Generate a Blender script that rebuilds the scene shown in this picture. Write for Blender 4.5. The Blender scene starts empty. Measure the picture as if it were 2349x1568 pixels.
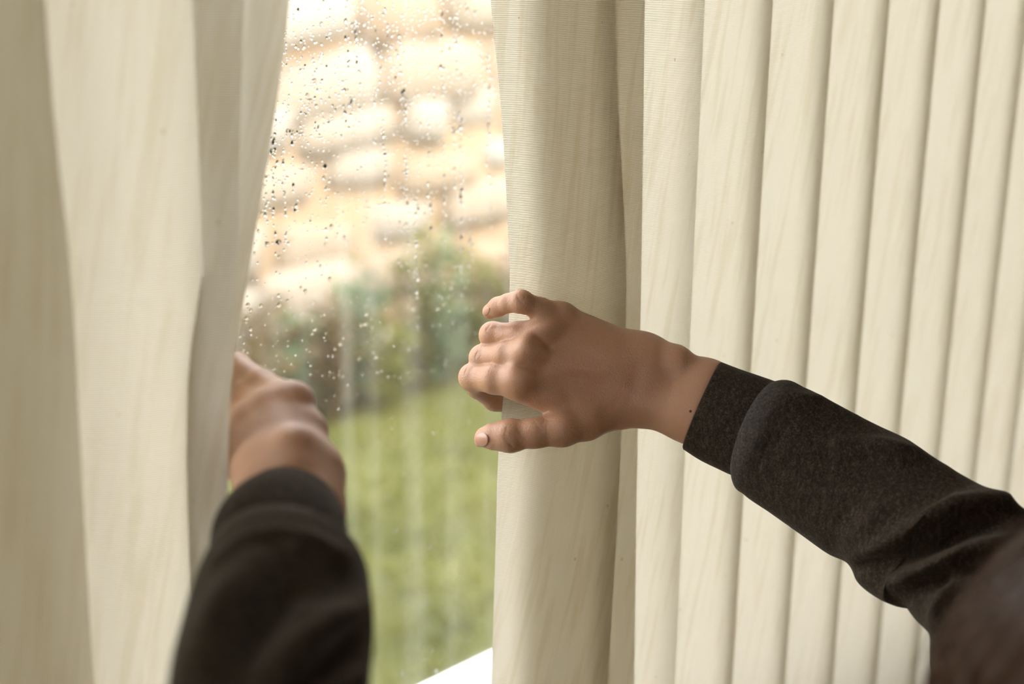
import bpy, bmesh, math, random
import numpy as np
from mathutils import Matrix, Vector

# ------------------------------------------------------------------ camera, world, sun, exposure
scene = bpy.context.scene
COL = scene.collection
W, H = 2349, 1568
FPX = W * 50.0 / 36.0
YAW, PITCH, ROLL = math.radians(44.24), math.radians(17.54), math.radians(0.35)
CAMZ = 1.68
FWD = np.array([math.sin(YAW)*math.cos(PITCH), math.cos(YAW)*math.cos(PITCH), -math.sin(PITCH)])
R0 = np.array([math.cos(YAW), -math.sin(YAW), 0.0]); U0 = np.cross(R0, FWD)
RIGHT = R0*math.cos(ROLL) + U0*math.sin(ROLL)
UP = U0*math.cos(ROLL) - R0*math.sin(ROLL)
CAMLOC = np.array([0.0, 0.0, CAMZ])
ROT = np.stack([RIGHT, UP, FWD], 1)            # columns: photo right, photo up, view direction

cam_d = bpy.data.cameras.new('camera'); cam = bpy.data.objects.new('camera', cam_d); COL.objects.link(cam)
cam.matrix_world = Matrix([[RIGHT[i], UP[i], -FWD[i], CAMLOC[i]] for i in range(3)] + [[0, 0, 0, 1]])
cam_d.lens, cam_d.sensor_width, cam_d.sensor_fit = 50.0, 36.0, 'HORIZONTAL'
cam_d.clip_start = 0.05; cam_d.clip_end = 200
cam_d.dof.use_dof = True; cam_d.dof.focus_distance = 0.875; cam_d.dof.aperture_fstop = 4.0
scene.camera = cam

world = bpy.data.worlds.new('sky'); scene.world = world; world.use_nodes = True
wn = world.node_tree.nodes; wl = world.node_tree.links
bg = wn['Background']
SKY_STRENGTH = 4.4
bg.inputs['Color'].default_value = (0.955, 0.975, 1.0, 1); bg.inputs['Strength'].default_value = SKY_STRENGTH

sun_d = bpy.data.lights.new('sun', 'SUN'); sun = bpy.data.objects.new('sun', sun_d); COL.objects.link(sun)
sun_d.energy = 1.6; sun_d.angle = math.radians(2.0); sun_d.color = (1.0, 0.89, 0.76)
sun.rotation_euler = Vector((0.35, 0.60, -0.95)).to_track_quat('-Z', 'Y').to_euler()

scene.view_settings.view_transform = 'Standard'; scene.view_settings.look = 'None'
scene.view_settings.exposure = 0.90; scene.view_settings.gamma = 1.0
scene.view_settings.use_curve_mapping = False

cy = scene.cycles; cy.max_bounces = 7; cy.diffuse_bounces = 4; cy.glossy_bounces = 2; cy.transmission_bounces = 6; cy.transparent_max_bounces = 8; cy.caustics_reflective = False; cy.adaptive_threshold = 0.02

rng = np.random.default_rng(7); random.seed(7)

# ------------------------------------------------------------------ helpers
def C(px, py, z):
    """a sighted point: pixel direction and its distance along the view axis, in view axes (metres)"""
    return np.array([(px - W/2)/FPX*z, (H/2 - py)/FPX*z, z])
def cw(p):
    return np.asarray(p) @ ROT.T + CAMLOC
def wc(p):
    return (np.asarray(p) - CAMLOC) @ ROT
def P(px, py, z):
    return cw(C(px, py, z))
def PH(px, py, z):
    """the same for hanging things: z is their distance where they cross the middle row, so equal z stays plumb"""
    d = ROT @ np.array([(px - W/2)/FPX, (H/2 - py)/FPX, 1.0]); f = np.array([math.sin(YAW), math.cos(YAW), 0.0])
    return CAMLOC + d*(z*math.cos(PITCH)/float(d @ f))
def ray_plane(px, py, axis, value):
    d = ROT @ np.array([(px - W/2)/FPX, (H/2 - py)/FPX, 1.0])
    t = (value - CAMLOC[axis]) / d[axis]
    return CAMLOC + d*t
def proj(p):
    c = wc(p); return np.stack([W/2 + FPX*c[..., 0]/c[..., 2], H/2 - FPX*c[..., 1]/c[..., 2]], -1)

def mesh_obj(name, verts, faces, mat=None, parent=None, smooth=True, uvs=None):
    me = bpy.data.meshes.new(name)
    v = np.asarray(verts, dtype=np.float64)
    me.from_pydata(v.tolist() if len(v) < 1 else v.tolist(), [], faces.tolist() if isinstance(faces, np.ndarray) else faces)
    if smooth: me.polygons.foreach_set('use_smooth', np.ones(len(me.polygons), dtype=bool))
    if uvs is not None:
        ul = me.uv_layers.new(name='UVMap'); li = np.empty(len(me.loops), dtype=np.int32); me.loops.foreach_get('vertex_index', li)
        ul.data.foreach_set('uv', np.asarray(uvs, dtype=np.float32)[li].ravel())
    if mat: me.materials.append(mat)
    me.update()
    o = bpy.data.objects.new(name, me); COL.objects.link(o)
    if parent: o.parent = parent; o.matrix_parent_inverse = parent.matrix_world.inverted() if parent.type != 'EMPTY' else Matrix.Translation(-Vector(parent.location))
    return o
def empty(name, loc=(0, 0, 0)):
    o = bpy.data.objects.new(name, None); COL.objects.link(o); o.location = loc; o.empty_display_size = .05
    return o
def tag(o, label=None, cat=None, group=None, kind=None):
    if label: o['label'] = label
    if cat: o['category'] = cat
    if group: o['group'] = group
    if kind: o['kind'] = kind
    return o
def box_mesh(lo, hi, bevel=0.0, seg=2):
    bm = bmesh.new(); bmesh.ops.create_cube(bm, size=1.0)
    lo, hi = np.array(lo, float), np.array(hi, float)
    for v in bm.verts: v.co = Vector(((lo + hi)/2 + (hi - lo)*np.array(v.co)))
    if bevel > 0:
        bmesh.ops.bevel(bm, geom=bm.edges[:], offset=bevel, segments=seg, affect='EDGES', profile=0.5)
    return bm
def bm_obj(name, bm, mat=None, parent=None, smooth=False):
    me = bpy.data.meshes.new(name); bm.to_mesh(me); bm.free()
    if smooth: me.polygons.foreach_set('use_smooth', np.ones(len(me.polygons), dtype=bool))
    if mat: me.materials.append(mat)
    o = bpy.data.objects.new(name, me); COL.objects.link(o)
    if parent: o.parent = parent; o.matrix_parent_inverse = Matrix.Translation(-Vector(parent.location))
    return o
def box(name, lo, hi, mat, parent=None, bevel=0.0):
    return bm_obj(name, box_mesh(lo, hi, bevel), mat, parent)
def spline(ys, vals, q):
    """smooth interpolation (monotone-ish Hermite) of rows vals at ys"""
    ys = np.asarray(ys, float); vals = np.asarray(vals, float); q = np.asarray(q, float)
    m = np.gradient(vals, ys, axis=0)
    i = np.clip(np.searchsorted(ys, q) - 1, 0, len(ys) - 2); h = ys[i+1] - ys[i]; t = (q - ys[i])/h
    if vals.ndim > 1: t = t[:, None]; h = h[:, None]
    return (2*t**3 - 3*t**2 + 1)*vals[i] + (t**3 - 2*t**2 + t)*h*m[i] + (-2*t**3 + 3*t**2)*vals[i+1] + (t**3 - t**2)*h*m[i+1]

# ------------------------------------------------------------------ node materials
class NT:
    def __init__(s, name):
        s.m = bpy.data.materials.new(name); s.m.use_nodes = True; s.t = s.m.node_tree; s.t.nodes.clear()
        s.out = s.n('ShaderNodeOutputMaterial')
    def n(s, typ, **kw):
        nd = s.t.nodes.new(typ)
        for k, v in kw.items():
            if k in ('operation', 'blend_type', 'data_type', 'wave_type', 'bands_direction', 'wave_profile', 'feature', 'noise_dimensions', 'subsurface_method', 'vector_type', 'rotation_type', 'distribution'):
                setattr(nd, k, v)
            else: s.put(nd, k, v)
        return nd
    def put(s, nd, key, v):
        key = key.replace('_', ' ') if isinstance(key, str) and key not in nd.inputs else key
        if isinstance(key, str) and key not in [i.name for i in nd.inputs] and key[1:].isdigit(): key = int(key[1:])
        sock = nd.inputs[key]
        if isinstance(v, bpy.types.NodeSocket): s.t.links.new(v, sock)
        elif isinstance(v, tuple) and len(v) == 3 and sock.type == 'RGBA': sock.default_value = (*v, 1)
        else: sock.default_value = v
    def math(s, op, a, b=0.0, c=None, clamp=False):
        nd = s.t.nodes.new('ShaderNodeMath'); nd.operation = op; nd.use_clamp = clamp
        for i, v in enumerate((a, b) if c is None else (a, b, c)):
            if isinstance(v, bpy.types.NodeSocket): s.t.links.new(v, nd.inputs[i])
            else: nd.inputs[i].default_value = v
        return nd.outputs[0]
    def vmul(s, v, xyz):
        nd = s.t.nodes.new('ShaderNodeVectorMath'); nd.operation = 'MULTIPLY'; s.t.links.new(v, nd.inputs[0]); nd.inputs[1].default_value = xyz
        return nd.outputs[0]
    def mix(s, fac, a, b, blend='MIX'):
        nd = s.t.nodes.new('ShaderNodeMix'); nd.data_type = 'RGBA'; nd.blend_type = blend
        for sock, v in ((nd.inputs[0], fac), (nd.inputs[6], a), (nd.inputs[7], b)):
            if isinstance(v, bpy.types.NodeSocket): s.t.links.new(v, sock)
            elif isinstance(v, tuple): sock.default_value = (*v, 1)
            else: sock.default_value = v
        return nd.outputs[2]
    def ramp(s, fac, stops, interp='LINEAR'):
        nd = s.t.nodes.new('ShaderNodeValToRGB'); nd.color_ramp.interpolation = interp; s.t.links.new(fac, nd.inputs[0])
        el = nd.color_ramp.elements
        while len(el) < len(stops): el.new(.5)
        for e, (p, c) in zip(el, stops):
            e.position = p; e.color = (*c, 1) if isinstance(c, tuple) else (c, c, c, 1)
        return nd.outputs[0]
    def noise(s, vec, scale, detail=2.0, rough=.5, dist=0.0):
        nd = s.t.nodes.new('ShaderNodeTexNoise'); s.t.links.new(vec, nd.inputs['Vector'])
        nd.inputs['Scale'].default_value = scale; nd.inputs['Detail'].default_value = detail; nd.inputs['Roughness'].default_value = rough; nd.inputs['Distortion'].default_value = dist
        return nd.outputs['Fac']
    def vor(s, vec, scale, feature='F1'):
        nd = s.t.nodes.new('ShaderNodeTexVoronoi'); nd.feature = feature; s.t.links.new(vec, nd.inputs['Vector']); nd.inputs['Scale'].default_value = scale
        return nd.outputs['Distance']
    def bump(s, height, strength, dist, normal=None):
        nd = s.t.nodes.new('ShaderNodeBump'); s.t.links.new(height, nd.inputs['Height']); nd.inputs['Strength'].default_value = strength; nd.inputs['Distance'].default_value = dist
        if normal: s.t.links.new(normal, nd.inputs['Normal'])
        return nd.outputs[0]
    def coord(s, which='Object'):
        return s.t.nodes.new('ShaderNodeTexCoord').outputs[which]
    def sep(s, v):
        nd = s.t.nodes.new('ShaderNodeSeparateXYZ'); s.t.links.new(v, nd.inputs[0]); return nd.outputs
    def comb(s, x, y, z=0.0):
        nd = s.t.nodes.new('ShaderNodeCombineXYZ')
        for i, v in enumerate((x, y, z)):
            if isinstance(v, bpy.types.NodeSocket): s.t.links.new(v, nd.inputs[i])
            else: nd.inputs[i].default_value = v
        return nd.outputs[0]
    def rand(s):
        return s.t.nodes.new('ShaderNodeObjectInfo').outputs['Random']
    def done(s, shader):
        s.t.links.new(shader, s.out.inputs['Surface']); return s.m
    def pbsdf(s, **kw):
        nd = s.t.nodes.new('ShaderNodeBsdfPrincipled')
        for k, v in kw.items(): s.put(nd, k, v)
        return nd.outputs[0]

def mat_simple(name, col, rough=.6, noise_scale=8.0, var=.12, bump=.0):
    t = NT(name); v = t.coord(); n = t.noise(v, noise_scale, 4.0)
    c = t.mix(n, tuple(x*(1 - var) for x in col), tuple(min(1, x*(1 + var)) for x in col))
    kw = dict(Base_Color=c, Roughness=rough)
    if bump: kw['Normal'] = t.bump(t.noise(v, noise_scale*12, 3.0), bump, .002)
    return t.done(t.pbsdf(**kw))

def mat_fabric():
    t = NT('slat_fabric'); uv = t.coord('UV'); x, y, _ = t.sep(uv); r = t.rand()
    off = t.math('MULTIPLY', r, 37.0)
    # horizontal ribs, 1.05 mm apart, slightly irregular
    wob = t.noise(t.comb(t.math('MULTIPLY', x, 60.0), t.math('MULTIPLY', y, 60.0), off), 1.0, 0.0)
    ph = t.math('ADD', t.math('MULTIPLY', y, 2*math.pi/0.00108), t.math('MULTIPLY', wob, 1.6))
    rib = t.math('MULTIPLY_ADD', t.math('SINE', ph), .5, .5)
    # slanting wisps: thin raised lines wandering up the slat, broken here and there
    xs = t.math('ADD', x, t.math('MULTIPLY', y, -0.17))
    def lines(freq, warp, seed, width):
        w = t.noise(t.comb(t.math('MULTIPLY', xs, 38.0), t.math('MULTIPLY', y, 13.0), t.math('ADD', off, seed)), 1.0, 1.0, .5)
        p = t.math('FRACT', t.math('ADD', t.math('MULTIPLY', xs, freq), t.math('MULTIPLY', w, warp)))
        ln = t.math('SUBTRACT', 1.0, t.math('DIVIDE', t.math('ABSOLUTE', t.math('SUBTRACT', p, .5)), width), clamp=True)
        gate = t.noise(t.comb(t.math('MULTIPLY', xs, 90.0), t.math('MULTIPLY', y, 16.0), t.math('ADD', off, seed + 3)), 1.0, 0.0, .5)
        return t.math('MULTIPLY', ln, t.ramp(gate, [(.42, 0.0), (.52, 1.0)]))
    wisp = lines(150.0, 3.6, 1.0, .10)
    big = t.noise(t.comb(t.math('MULTIPLY', x, 40.0), t.math('MULTIPLY', y, 3.0), off), 1.0, 1.0)
    weave = t.math('MULTIPLY', rib, t.math('MULTIPLY_ADD', wisp, -.75, 1.0))
    base = t.mix(weave, (.37, .315, .215), (.80, .765, .67))
    base = t.mix(t.math('MULTIPLY', wisp, .75), base, (.74, .68, .54))
    n3 = t.noise(t.comb(t.math('MULTIPLY', xs, 170.0), t.math('MULTIPLY', y, 11.0), t.math('ADD', off, 4.0)), 1.0, 2.0, .6, 0.0)
    base = t.mix(t.ramp(n3, [(.50, 0.0), (.66, .55)]), base, (.46, .38, .235))
    base = t.mix(t.math('MULTIPLY', big, .35), base, (.62, .545, .40))
    slub = t.vor(t.comb(t.math('MULTIPLY', x, 55.0), t.math('MULTIPLY', y, 40.0), off), 1.0)
    base = t.mix(t.math('LESS_THAN', slub, .045), base, (.36, .29, .15))
    hgt = rib
    nrm = t.bump(hgt, .55, .0006)
    d = t.n('ShaderNodeBsdfDiffuse', Color=base, Normal=nrm)
    tc = t.mix(.25, base, (.99, .92, .765))
    tr = t.n('ShaderNodeBsdfTranslucent', Color=tc, Normal=nrm)
    g = t.n('ShaderNodeBsdfGlossy', Color=(1, 1, 1), Roughness=.45, Normal=nrm)
    mx = t.n('ShaderNodeMixShader', Fac=.57); t.t.links.new(d.outputs[0], mx.inputs[1]); t.t.links.new(tr.outputs[0], mx.inputs[2])
    m2 = t.n('ShaderNodeMixShader', Fac=.035); t.t.links.new(mx.outputs[0], m2.inputs[1]); t.t.links.new(g.outputs[0], m2.inputs[2])
    return t.done(m2.outputs[0])

def mat_skin():
    t = NT('skin'); v = t.coord()
    a = t.noise(v, 38.0, 3.0); b = t.noise(v, 110.0, 3.0)
    col = t.mix(a, (.43, .228, .130), (.53, .305, .190))
    col = t.mix(t.math('MULTIPLY', b, .25), col, (.46, .20, .115))
    pores = t.vor(t.vmul(v, (1, 1, 1)), 1050.0); lines = t.noise(v, 700.0, 3.0, .6)
    folds = t.noise(v, 220.0, 4.0, .6)
    h = t.math('ADD', t.math('MULTIPLY', pores, .5), t.math('ADD', lines, t.math('MULTIPLY', folds, .8)))
    return t.done(t.pbsdf(Base_Color=col, Roughness=.46, Subsurface_Weight=.35, Subsurface_Radius=(.012, .0045, .0022), Subsurface_Scale=.35, Normal=t.bump(h, .38, .0007), **{'Specular IOR Level': .45}))

def mat_knit(name, rib=False, seam=False):
    t = NT(name); v = t.coord()
    sp = t.noise(v, 900.0, 2.0, .7); lg = t.noise(v, 60.0, 3.0)
    fib = t.noise(t.vmul(v, (1, 1, .35)), 420.0, 3.0, .7)
    k = t.math('ADD', t.math('MULTIPLY', sp, .55), t.math('MULTIPLY', fib, .45))
    col = t.ramp(k, [(.36, (.015, .0096, .0058)), (.52, (.037, .0265, .0178)), (.68, (.092, .071, .051))])
    col = t.mix(t.math('MULTIPLY', lg, .30), col, (.014, .011, .009))
    if seam:        # paler lip of the sleeve where it is sewn to the cuff
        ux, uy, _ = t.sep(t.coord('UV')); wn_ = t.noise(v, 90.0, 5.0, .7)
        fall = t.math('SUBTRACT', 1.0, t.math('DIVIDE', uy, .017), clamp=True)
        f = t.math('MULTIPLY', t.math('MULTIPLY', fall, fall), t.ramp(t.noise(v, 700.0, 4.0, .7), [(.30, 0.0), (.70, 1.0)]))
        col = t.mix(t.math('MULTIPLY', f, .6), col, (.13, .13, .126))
    if rib:
        uv = t.coord('UV'); x, y, _ = t.sep(uv)
        rb = t.math('MULTIPLY_ADD', t.math('SINE', t.math('MULTIPLY', x, 2*math.pi*120)), .5, .5)
        h = t.math('ADD', t.math('MULTIPLY', rb, .18), t.math('MULTIPLY', k, .6))
    else: h = k
    return t.done(t.pbsdf(Base_Color=col, Roughness=.95, Sheen_Weight=.10, Sheen_Roughness=.35, Sheen_Tint=(.90, .80, .70), Normal=t.bump(h, .6, .0011), **{'Specular IOR Level': .12}))

def mat_hair():
    t = NT('hair'); v = t.coord(); n = t.noise(t.vmul(v, (320, 320, 22)), 1.0, 3.0, .6)
    col = t.mix(n, (.022, .010, .005), (.075, .034, .017))
    return t.done(t.pbsdf(Base_Color=col, Roughness=.45, Normal=t.bump(n, .5, .0015), **{'Specular IOR Level': .2}))

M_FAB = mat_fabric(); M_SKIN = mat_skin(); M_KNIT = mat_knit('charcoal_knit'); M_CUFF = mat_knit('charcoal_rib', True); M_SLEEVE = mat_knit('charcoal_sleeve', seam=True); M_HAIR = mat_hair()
M_WALL = mat_simple('room_plaster', (.46, .40, .32), .9, 3.0, .05)
M_CEIL = mat_simple('ceiling_paint', (.66, .63, .57), .9, 3.0, .04)
M_FLOOR = mat_simple('oak_floor', (.42, .28, .17), .5, 6.0, .2)
M_PVC = mat_simple('white_frame', (.86, .86, .84), .3, 4.0, .03)
M_METAL = mat_simple('rail_metal', (.70, .69, .66), .35, 9.0, .04)
M_DENIM = mat_simple('dark_denim', (.035, .04, .06), .9, 60.0, .3)
M_SHOE = mat_simple('shoe_rubber', (.08, .07, .07), .7, 30.0, .2)

# ------------------------------------------------------------------ implicit surfaces
class Field:
    def __init__(s, lo, hi, h):
        s.lo = np.array(lo, float); s.h = h; s.n = np.ceil((np.array(hi) - s.lo)/h).astype(int) + 1
    def grid(s, fill=1.0): return np.full(s.n, fill, dtype=np.float32)
    def sub(s, lo, hi):
        a = np.clip(np.floor((np.array(lo) - s.lo)/s.h).astype(int), 0, s.n); b = np.clip(np.ceil((np.array(hi) - s.lo)/s.h).astype(int) + 1, 0, s.n)
        if np.any(b <= a): return None, None
        ax = [(s.lo[i] + s.h*np.arange(a[i], b[i])).astype(np.float32) for i in range(3)]
        return tuple(slice(a[i], b[i]) for i in range(3)), (ax[0][:, None, None], ax[1][None, :, None], ax[2][None, None, :])
def smin(a, b, k):
    h = np.clip(k - np.abs(a - b), 0, None)/k
    return np.minimum(a, b) - h*h*k*.25
def add_cone(fd, g, p1, r1, p2, r2, k, flat=None):
    p1, p2 = np.array(p1, float), np.array(p2, float); R = max(r1, r2) + k + 3*fd.h
    sl, ax = fd.sub(np.minimum(p1, p2) - R, np.maximum(p1, p2) + R)
    if sl is None: return
    d = p2 - p1; L2 = float(d @ d) + 1e-12
    q = [ax[i] - p1[i] for i in range(3)]
    t = np.clip((q[0]*d[0] + q[1]*d[1] + q[2]*d[2])/L2, 0, 1)
    dist = np.sqrt((q[0] - t*d[0])**2 + (q[1] - t*d[1])**2 + (q[2] - t*d[2])**2) - (r1 + t*(r2 - r1))
    g[sl] = smin(g[sl], dist.astype(np.float32), k)
def add_ell(fd, g, c, rad, k, rot=None, sub=False):
    c = np.array(c, float); rad = np.array(rad, float); R = rad.max() + k + 3*fd.h
    sl, ax = fd.sub(c - R, c + R)
    if sl is None: return
    q = [ax[i] - c[i] for i in range(3)]
    if rot is not None: q = [q[0]*rot[i][0] + q[1]*rot[i][1] + q[2]*rot[i][2] for i in range(3)]
    k0 = np.sqrt(sum((q[i]/rad[i])**2 for i in range(3))); k1 = np.sqrt(sum((q[i]/rad[i]**2)**2 for i in range(3))) + 1e-9
    dist = (k0*(k0 - 1)/k1).astype(np.float32)
    g[sl] = -smin(-g[sl], dist, k) if sub else smin(g[sl], dist, k)
def surface_nets(fd, g, smooth=1):
    s = g < 0; n = np.array(s.shape)
    cnt = np.zeros(n - 1, dtype=np.int8)
    for a in (0, 1):
        for b in (0, 1):
            for c in (0, 1): cnt += s[a:n[0]-1+a, b:n[1]-1+b, c:n[2]-1+c]
    idx = np.argwhere((cnt > 0) & (cnt < 8))
    vid = np.full(n - 1, -1, dtype=np.int32); vid[tuple(idx.T)] = np.arange(len(idx))
    acc = np.zeros((len(idx), 3)); w = np.zeros(len(idx))
    cor = [(a, b, c) for a in (0, 1) for b in (0, 1) for c in (0, 1)]
    for i, p in enumerate(cor):
        for q in cor[i+1:]:
            if sum(abs(x - y) for x, y in zip(p, q)) != 1: continue
            va = g[tuple((idx + p).T)].astype(float); vb = g[tuple((idx + q).T)].astype(float)
            m = (va < 0) != (vb < 0); t = np.where(m, va/np.where(m, va - vb, 1), 0)
            acc += m[:, None]*(np.array(p) + t[:, None]*(np.array(q) - np.array(p))); w += m
    v = fd.lo + fd.h*(idx + acc/w[:, None])
    faces = []
    for ax in range(3):
        u, x = [(1, 2), (2, 0), (0, 1)][ax]
        sl0 = [slice(None)]*3; sl1 = [slice(None)]*3; sl0[ax] = slice(0, -1); sl1[ax] = slice(1, None)
        a, b = s[tuple(sl0)], s[tuple(sl1)]
        e = np.argwhere(a != b); e = e[(e[:, u] > 0) & (e[:, x] > 0) & (e[:, u] < n[u]-1) & (e[:, x] < n[x]-1)]
        flip = ~a[tuple(e.T)]
        du = np.zeros(3, int); du[u] = 1; dx = np.zeros(3, int); dx[x] = 1
        q = np.stack([vid[tuple((e - du - dx).T)], vid[tuple((e - dx).T)], vid[tuple(e.T)], vid[tuple((e - du).T)]], 1)
        q[flip] = q[flip][:, ::-1]; faces.append(q)
    f = np.concatenate(faces)
    for _ in range(smooth):
        sm = np.zeros_like(v); c = np.zeros(len(v))
        for i in range(4):
            a, b = f[:, i], f[:, (i+1) % 4]
            np.add.at(sm, a, v[b]); np.add.at(c, a, 1); np.add.at(sm, b, v[a]); np.add.at(c, b, 1)
        v = .5*v + .5*sm/np.maximum(c, 1)[:, None]
    return v, f

# ------------------------------------------------------------------ room shell
WIN_Y = 0.79                       # inner face of the glass
WALL_IN, WALL_OUT = 0.70, 0.83
sill_pt = ray_plane(1030, 1531, 1, WIN_Y + .032)
SILL_Z = float(sill_pt[2])
FLOOR_Z, CEIL_Z = 0.0, 2.42
RX0, RX1, RY0 = -1.7, 4.2, -3.6
WX0, WX1, WZ1 = -0.55, 3.1, 2.18

def struct(o): o['kind'] = 'structure'; return o
struct(box('floor', (RX0-.1, RY0-.1, -.12), (RX1+.1, WALL_IN, FLOOR_Z), M_FLOOR))
struct(box('ceiling', (RX0-.1, RY0-.1, CEIL_Z), (RX1+.1, WALL_OUT, CEIL_Z+.12), M_CEIL))
def wall_with_hole(name, axis, a0, a1, t0, t1, hole):
    """wall along X (axis 0) or Y (axis 1), thickness t0..t1, one opening (h0,h1,z0,z1)"""
    bm = bmesh.new(); h0, h1, z0, z1 = hole
    for (p, q, r, s) in ((a0, h0, FLOOR_Z, CEIL_Z), (h1, a1, FLOOR_Z, CEIL_Z), (h0, h1, FLOOR_Z, z0), (h0, h1, z1, CEIL_Z)):
        if q - p < 1e-4 or s - r < 1e-4: continue
        lo, hi = ((p, t0, r), (q, t1, s)) if axis == 0 else ((t0, p, r), (t1, q, s))
        b = box_mesh(lo, hi); me = bpy.data.meshes.new('tmp'); b.to_mesh(me); b.free(); bm.from_mesh(me); bpy.data.meshes.remove(me)
    return struct(bm_obj(name, bm, M_WALL))
wall_with_hole('wall_front', 0, RX0, RX1, WALL_IN, WALL_OUT, (WX0, WX1, SILL_Z - .05, WZ1))
struct(box('wall_back', (RX0, RY0 - .1, FLOOR_Z), (RX1, RY0, CEIL_Z), M_WALL))
wall_with_hole('wall_left', 1, RY0, WALL_IN, RX0 - .1, RX0, (-1.9, -0.6, .95, 2.1))  # opening for the added side window
struct(box('wall_right', (RX1, RY0, FLOOR_Z), (RX1 + .1, WALL_IN, CEIL_Z), M_WALL))

struct(box('shade_eave', (RX0 - .3, WALL_OUT, 2.30), (RX1 + .3, WALL_OUT + .26, 2.40), mat_simple('shade_eave_wood', (.42, .28, .16), .7, 5.0, .2)))     # unseen eave, added to shade the upper slats from the sky
# glazing: front window with wet pane
def mat_glass():
    t = NT('wet_glass'); v = t.coord(); x, y, z = t.sep(v)
    runs = t.noise(t.comb(t.math('MULTIPLY', x, 46.0), t.math('MULTIPLY', z, 1.6), 0.0), 1.0, 3.0, .55)
    mist = t.noise(v, 9.0, 3.0)
    f = t.math('MULTIPLY', t.ramp(runs, [(.44, 0.0), (.70, 1.0)]), t.math('MULTIPLY_ADD', mist, .9, .2))
    f = t.math('MULTIPLY_ADD', f, .05, .005)
    tp = t.n('ShaderNodeBsdfTransparent', Color=(.985, .99, .985))
    df = t.n('ShaderNodeBsdfTranslucent', Color=(.95, .93, .87))
    gl = t.n('ShaderNodeBsdfGlossy', Color=(1, 1, 1), Roughness=.03)
    a = t.n('ShaderNodeMixShader', Fac=f); t.t.links.new(tp.outputs[0], a.inputs[1]); t.t.links.new(df.outputs[0], a.inputs[2])
    fr = t.n('ShaderNodeFresnel', IOR=1.25)
    b = t.n('ShaderNodeMixShader', Fac=t.math('MULTIPLY', fr.outputs[0], .6)); t.t.links.new(a.outputs[0], b.inputs[1]); t.t.links.new(gl.outputs[0], b.inputs[2])
    return t.done(b.outputs[0])
def mat_clear():
    t = NT('clear_glass'); tp = t.n('ShaderNodeBsdfTransparent', Color=(.97, .98, .97)); gl = t.n('ShaderNodeBsdfGlossy', Color=(1, 1, 1), Roughness=.02)
    a = t.n('ShaderNodeMixShader', Fac=.05); t.t.links.new(tp.outputs[0], a.inputs[1]); t.t.links.new(gl.outputs[0], a.inputs[2]); return t.done(a.outputs[0])
def mat_water():
    t = NT('water'); g = t.n('ShaderNodeBsdfGlass', Color=(1, 1, 1), Roughness=0.0, IOR=1.33); return t.done(g.outputs[0])
M_GLASS = mat_glass(); M_CLEAR = mat_clear(); M_WATER = mat_water()

def glazing(name, axis, a0, a1, z0, z1, t, glass_mat, mull=()):
    e = struct(empty(name, (((a0+a1)/2, t, z0) if axis == 0 else (t, (a0+a1)/2, z0))))
    fw = .055
    def bx(n, p0, p1, q0, q1, d=.032, m=M_PVC, bev=.004):
        lo, hi = ((p0, t-d, q0), (p1, t+d, q1)) if axis == 0 else ((t-d, p0, q0), (t+d, p1, q1))
        return box(n, lo, hi, m, e, bev)
    bx('bottom_rail', a0, a1, z0, z0+fw); bx('top_rail', a0, a1, z1-fw, z1)
    bx('side_rail', a0, a0+fw, z0+fw, z1-fw); bx('side_rail', a1-fw, a1, z0+fw, z1-fw)
    for m_ in mull: bx('mullion', m_-fw/2, m_+fw/2, z0+fw, z1-fw)
    pane = bx('glass_pane', a0+fw, a1-fw, z0+fw, z1-fw, .002, glass_mat, 0)
    return e, pane
win, pane = glazing('window_1', 0, WX0, WX1, SILL_Z - .055, WZ1, WIN_Y, M_GLASS, (2.1,))
glazing('fill_window', 1, -1.9, -0.6, .95, 2.1, RX0 - .05, M_CLEAR)  # unseen side window, added to bring fill light from the left
sb = box('window_sill', (WX0 - .04, WALL_IN - .012, SILL_Z - .085), (WX1 + .04, WIN_Y - .03, SILL_Z - .052), M_PVC, win, .004)

# ------------------------------------------------------------------ outdoors: lawn, rubble wall, planting
GROUND = -0.35
base_pt = ray_plane(940, 815, 2, GROUND)
GW_Y = float(base_pt[1]); GW_X = float(base_pt[0])
def mat_lawn():
    t = NT('lawn_turf'); v = t.coord(); n = t.noise(v, 2.2, 4.0); m = t.noise(v, 30.0, 4.0)
    c = t.ramp(n, [(.32, (.05, .058, .018)), (.48, (.10, .108, .028)), (.62, (.14, .135, .038)), (.75, (.16, .135, .07))])
    c = t.mix(t.math('MULTIPLY', m, .4), c, (.075, .085, .03))
    return t.done(t.pbsdf(Base_Color=c, Roughness=.9, Normal=t.bump(m, .8, .03)))
lawn = struct(box('lawn', (-12, WALL_OUT, GROUND - .2), (26, GW_Y + 14, GROUND), mat_lawn()))
# blades of grass
def mat_blades():
    t = NT('grass_blades'); v = t.coord(); n = t.noise(v, 1.9, 4.0); r = t.noise(v, 60.0, 2.0)
    c = t.ramp(n, [(.32, (.075, .085, .022)), (.46, (.155, .168, .036)), (.60, (.21, .20, .052)), (.74, (.25, .20, .10))])
    c = t.mix(t.math('MULTIPLY', r, .6), c, (.165, .17, .045))
    d = t.n('ShaderNodeBsdfDiffuse', Color=c); tr = t.n('ShaderNodeBsdfTranslucent', Color=c)
    a = t.n('ShaderNodeMixShader', Fac=.4); t.t.links.new(d.outputs[0], a.inputs[1]); t.t.links.new(tr.outputs[0], a.inputs[2]); return t.done(a.outputs[0])
NB = 42000
gx = rng.uniform(1.0, GW_X + 3.2, NB); gy = rng.uniform(2.0, GW_Y - .24, NB)
keep = np.abs(gx - gy*GW_X/GW_Y) < 1.8; gx, gy = gx[keep], gy[keep]; NB = len(gx)
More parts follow.
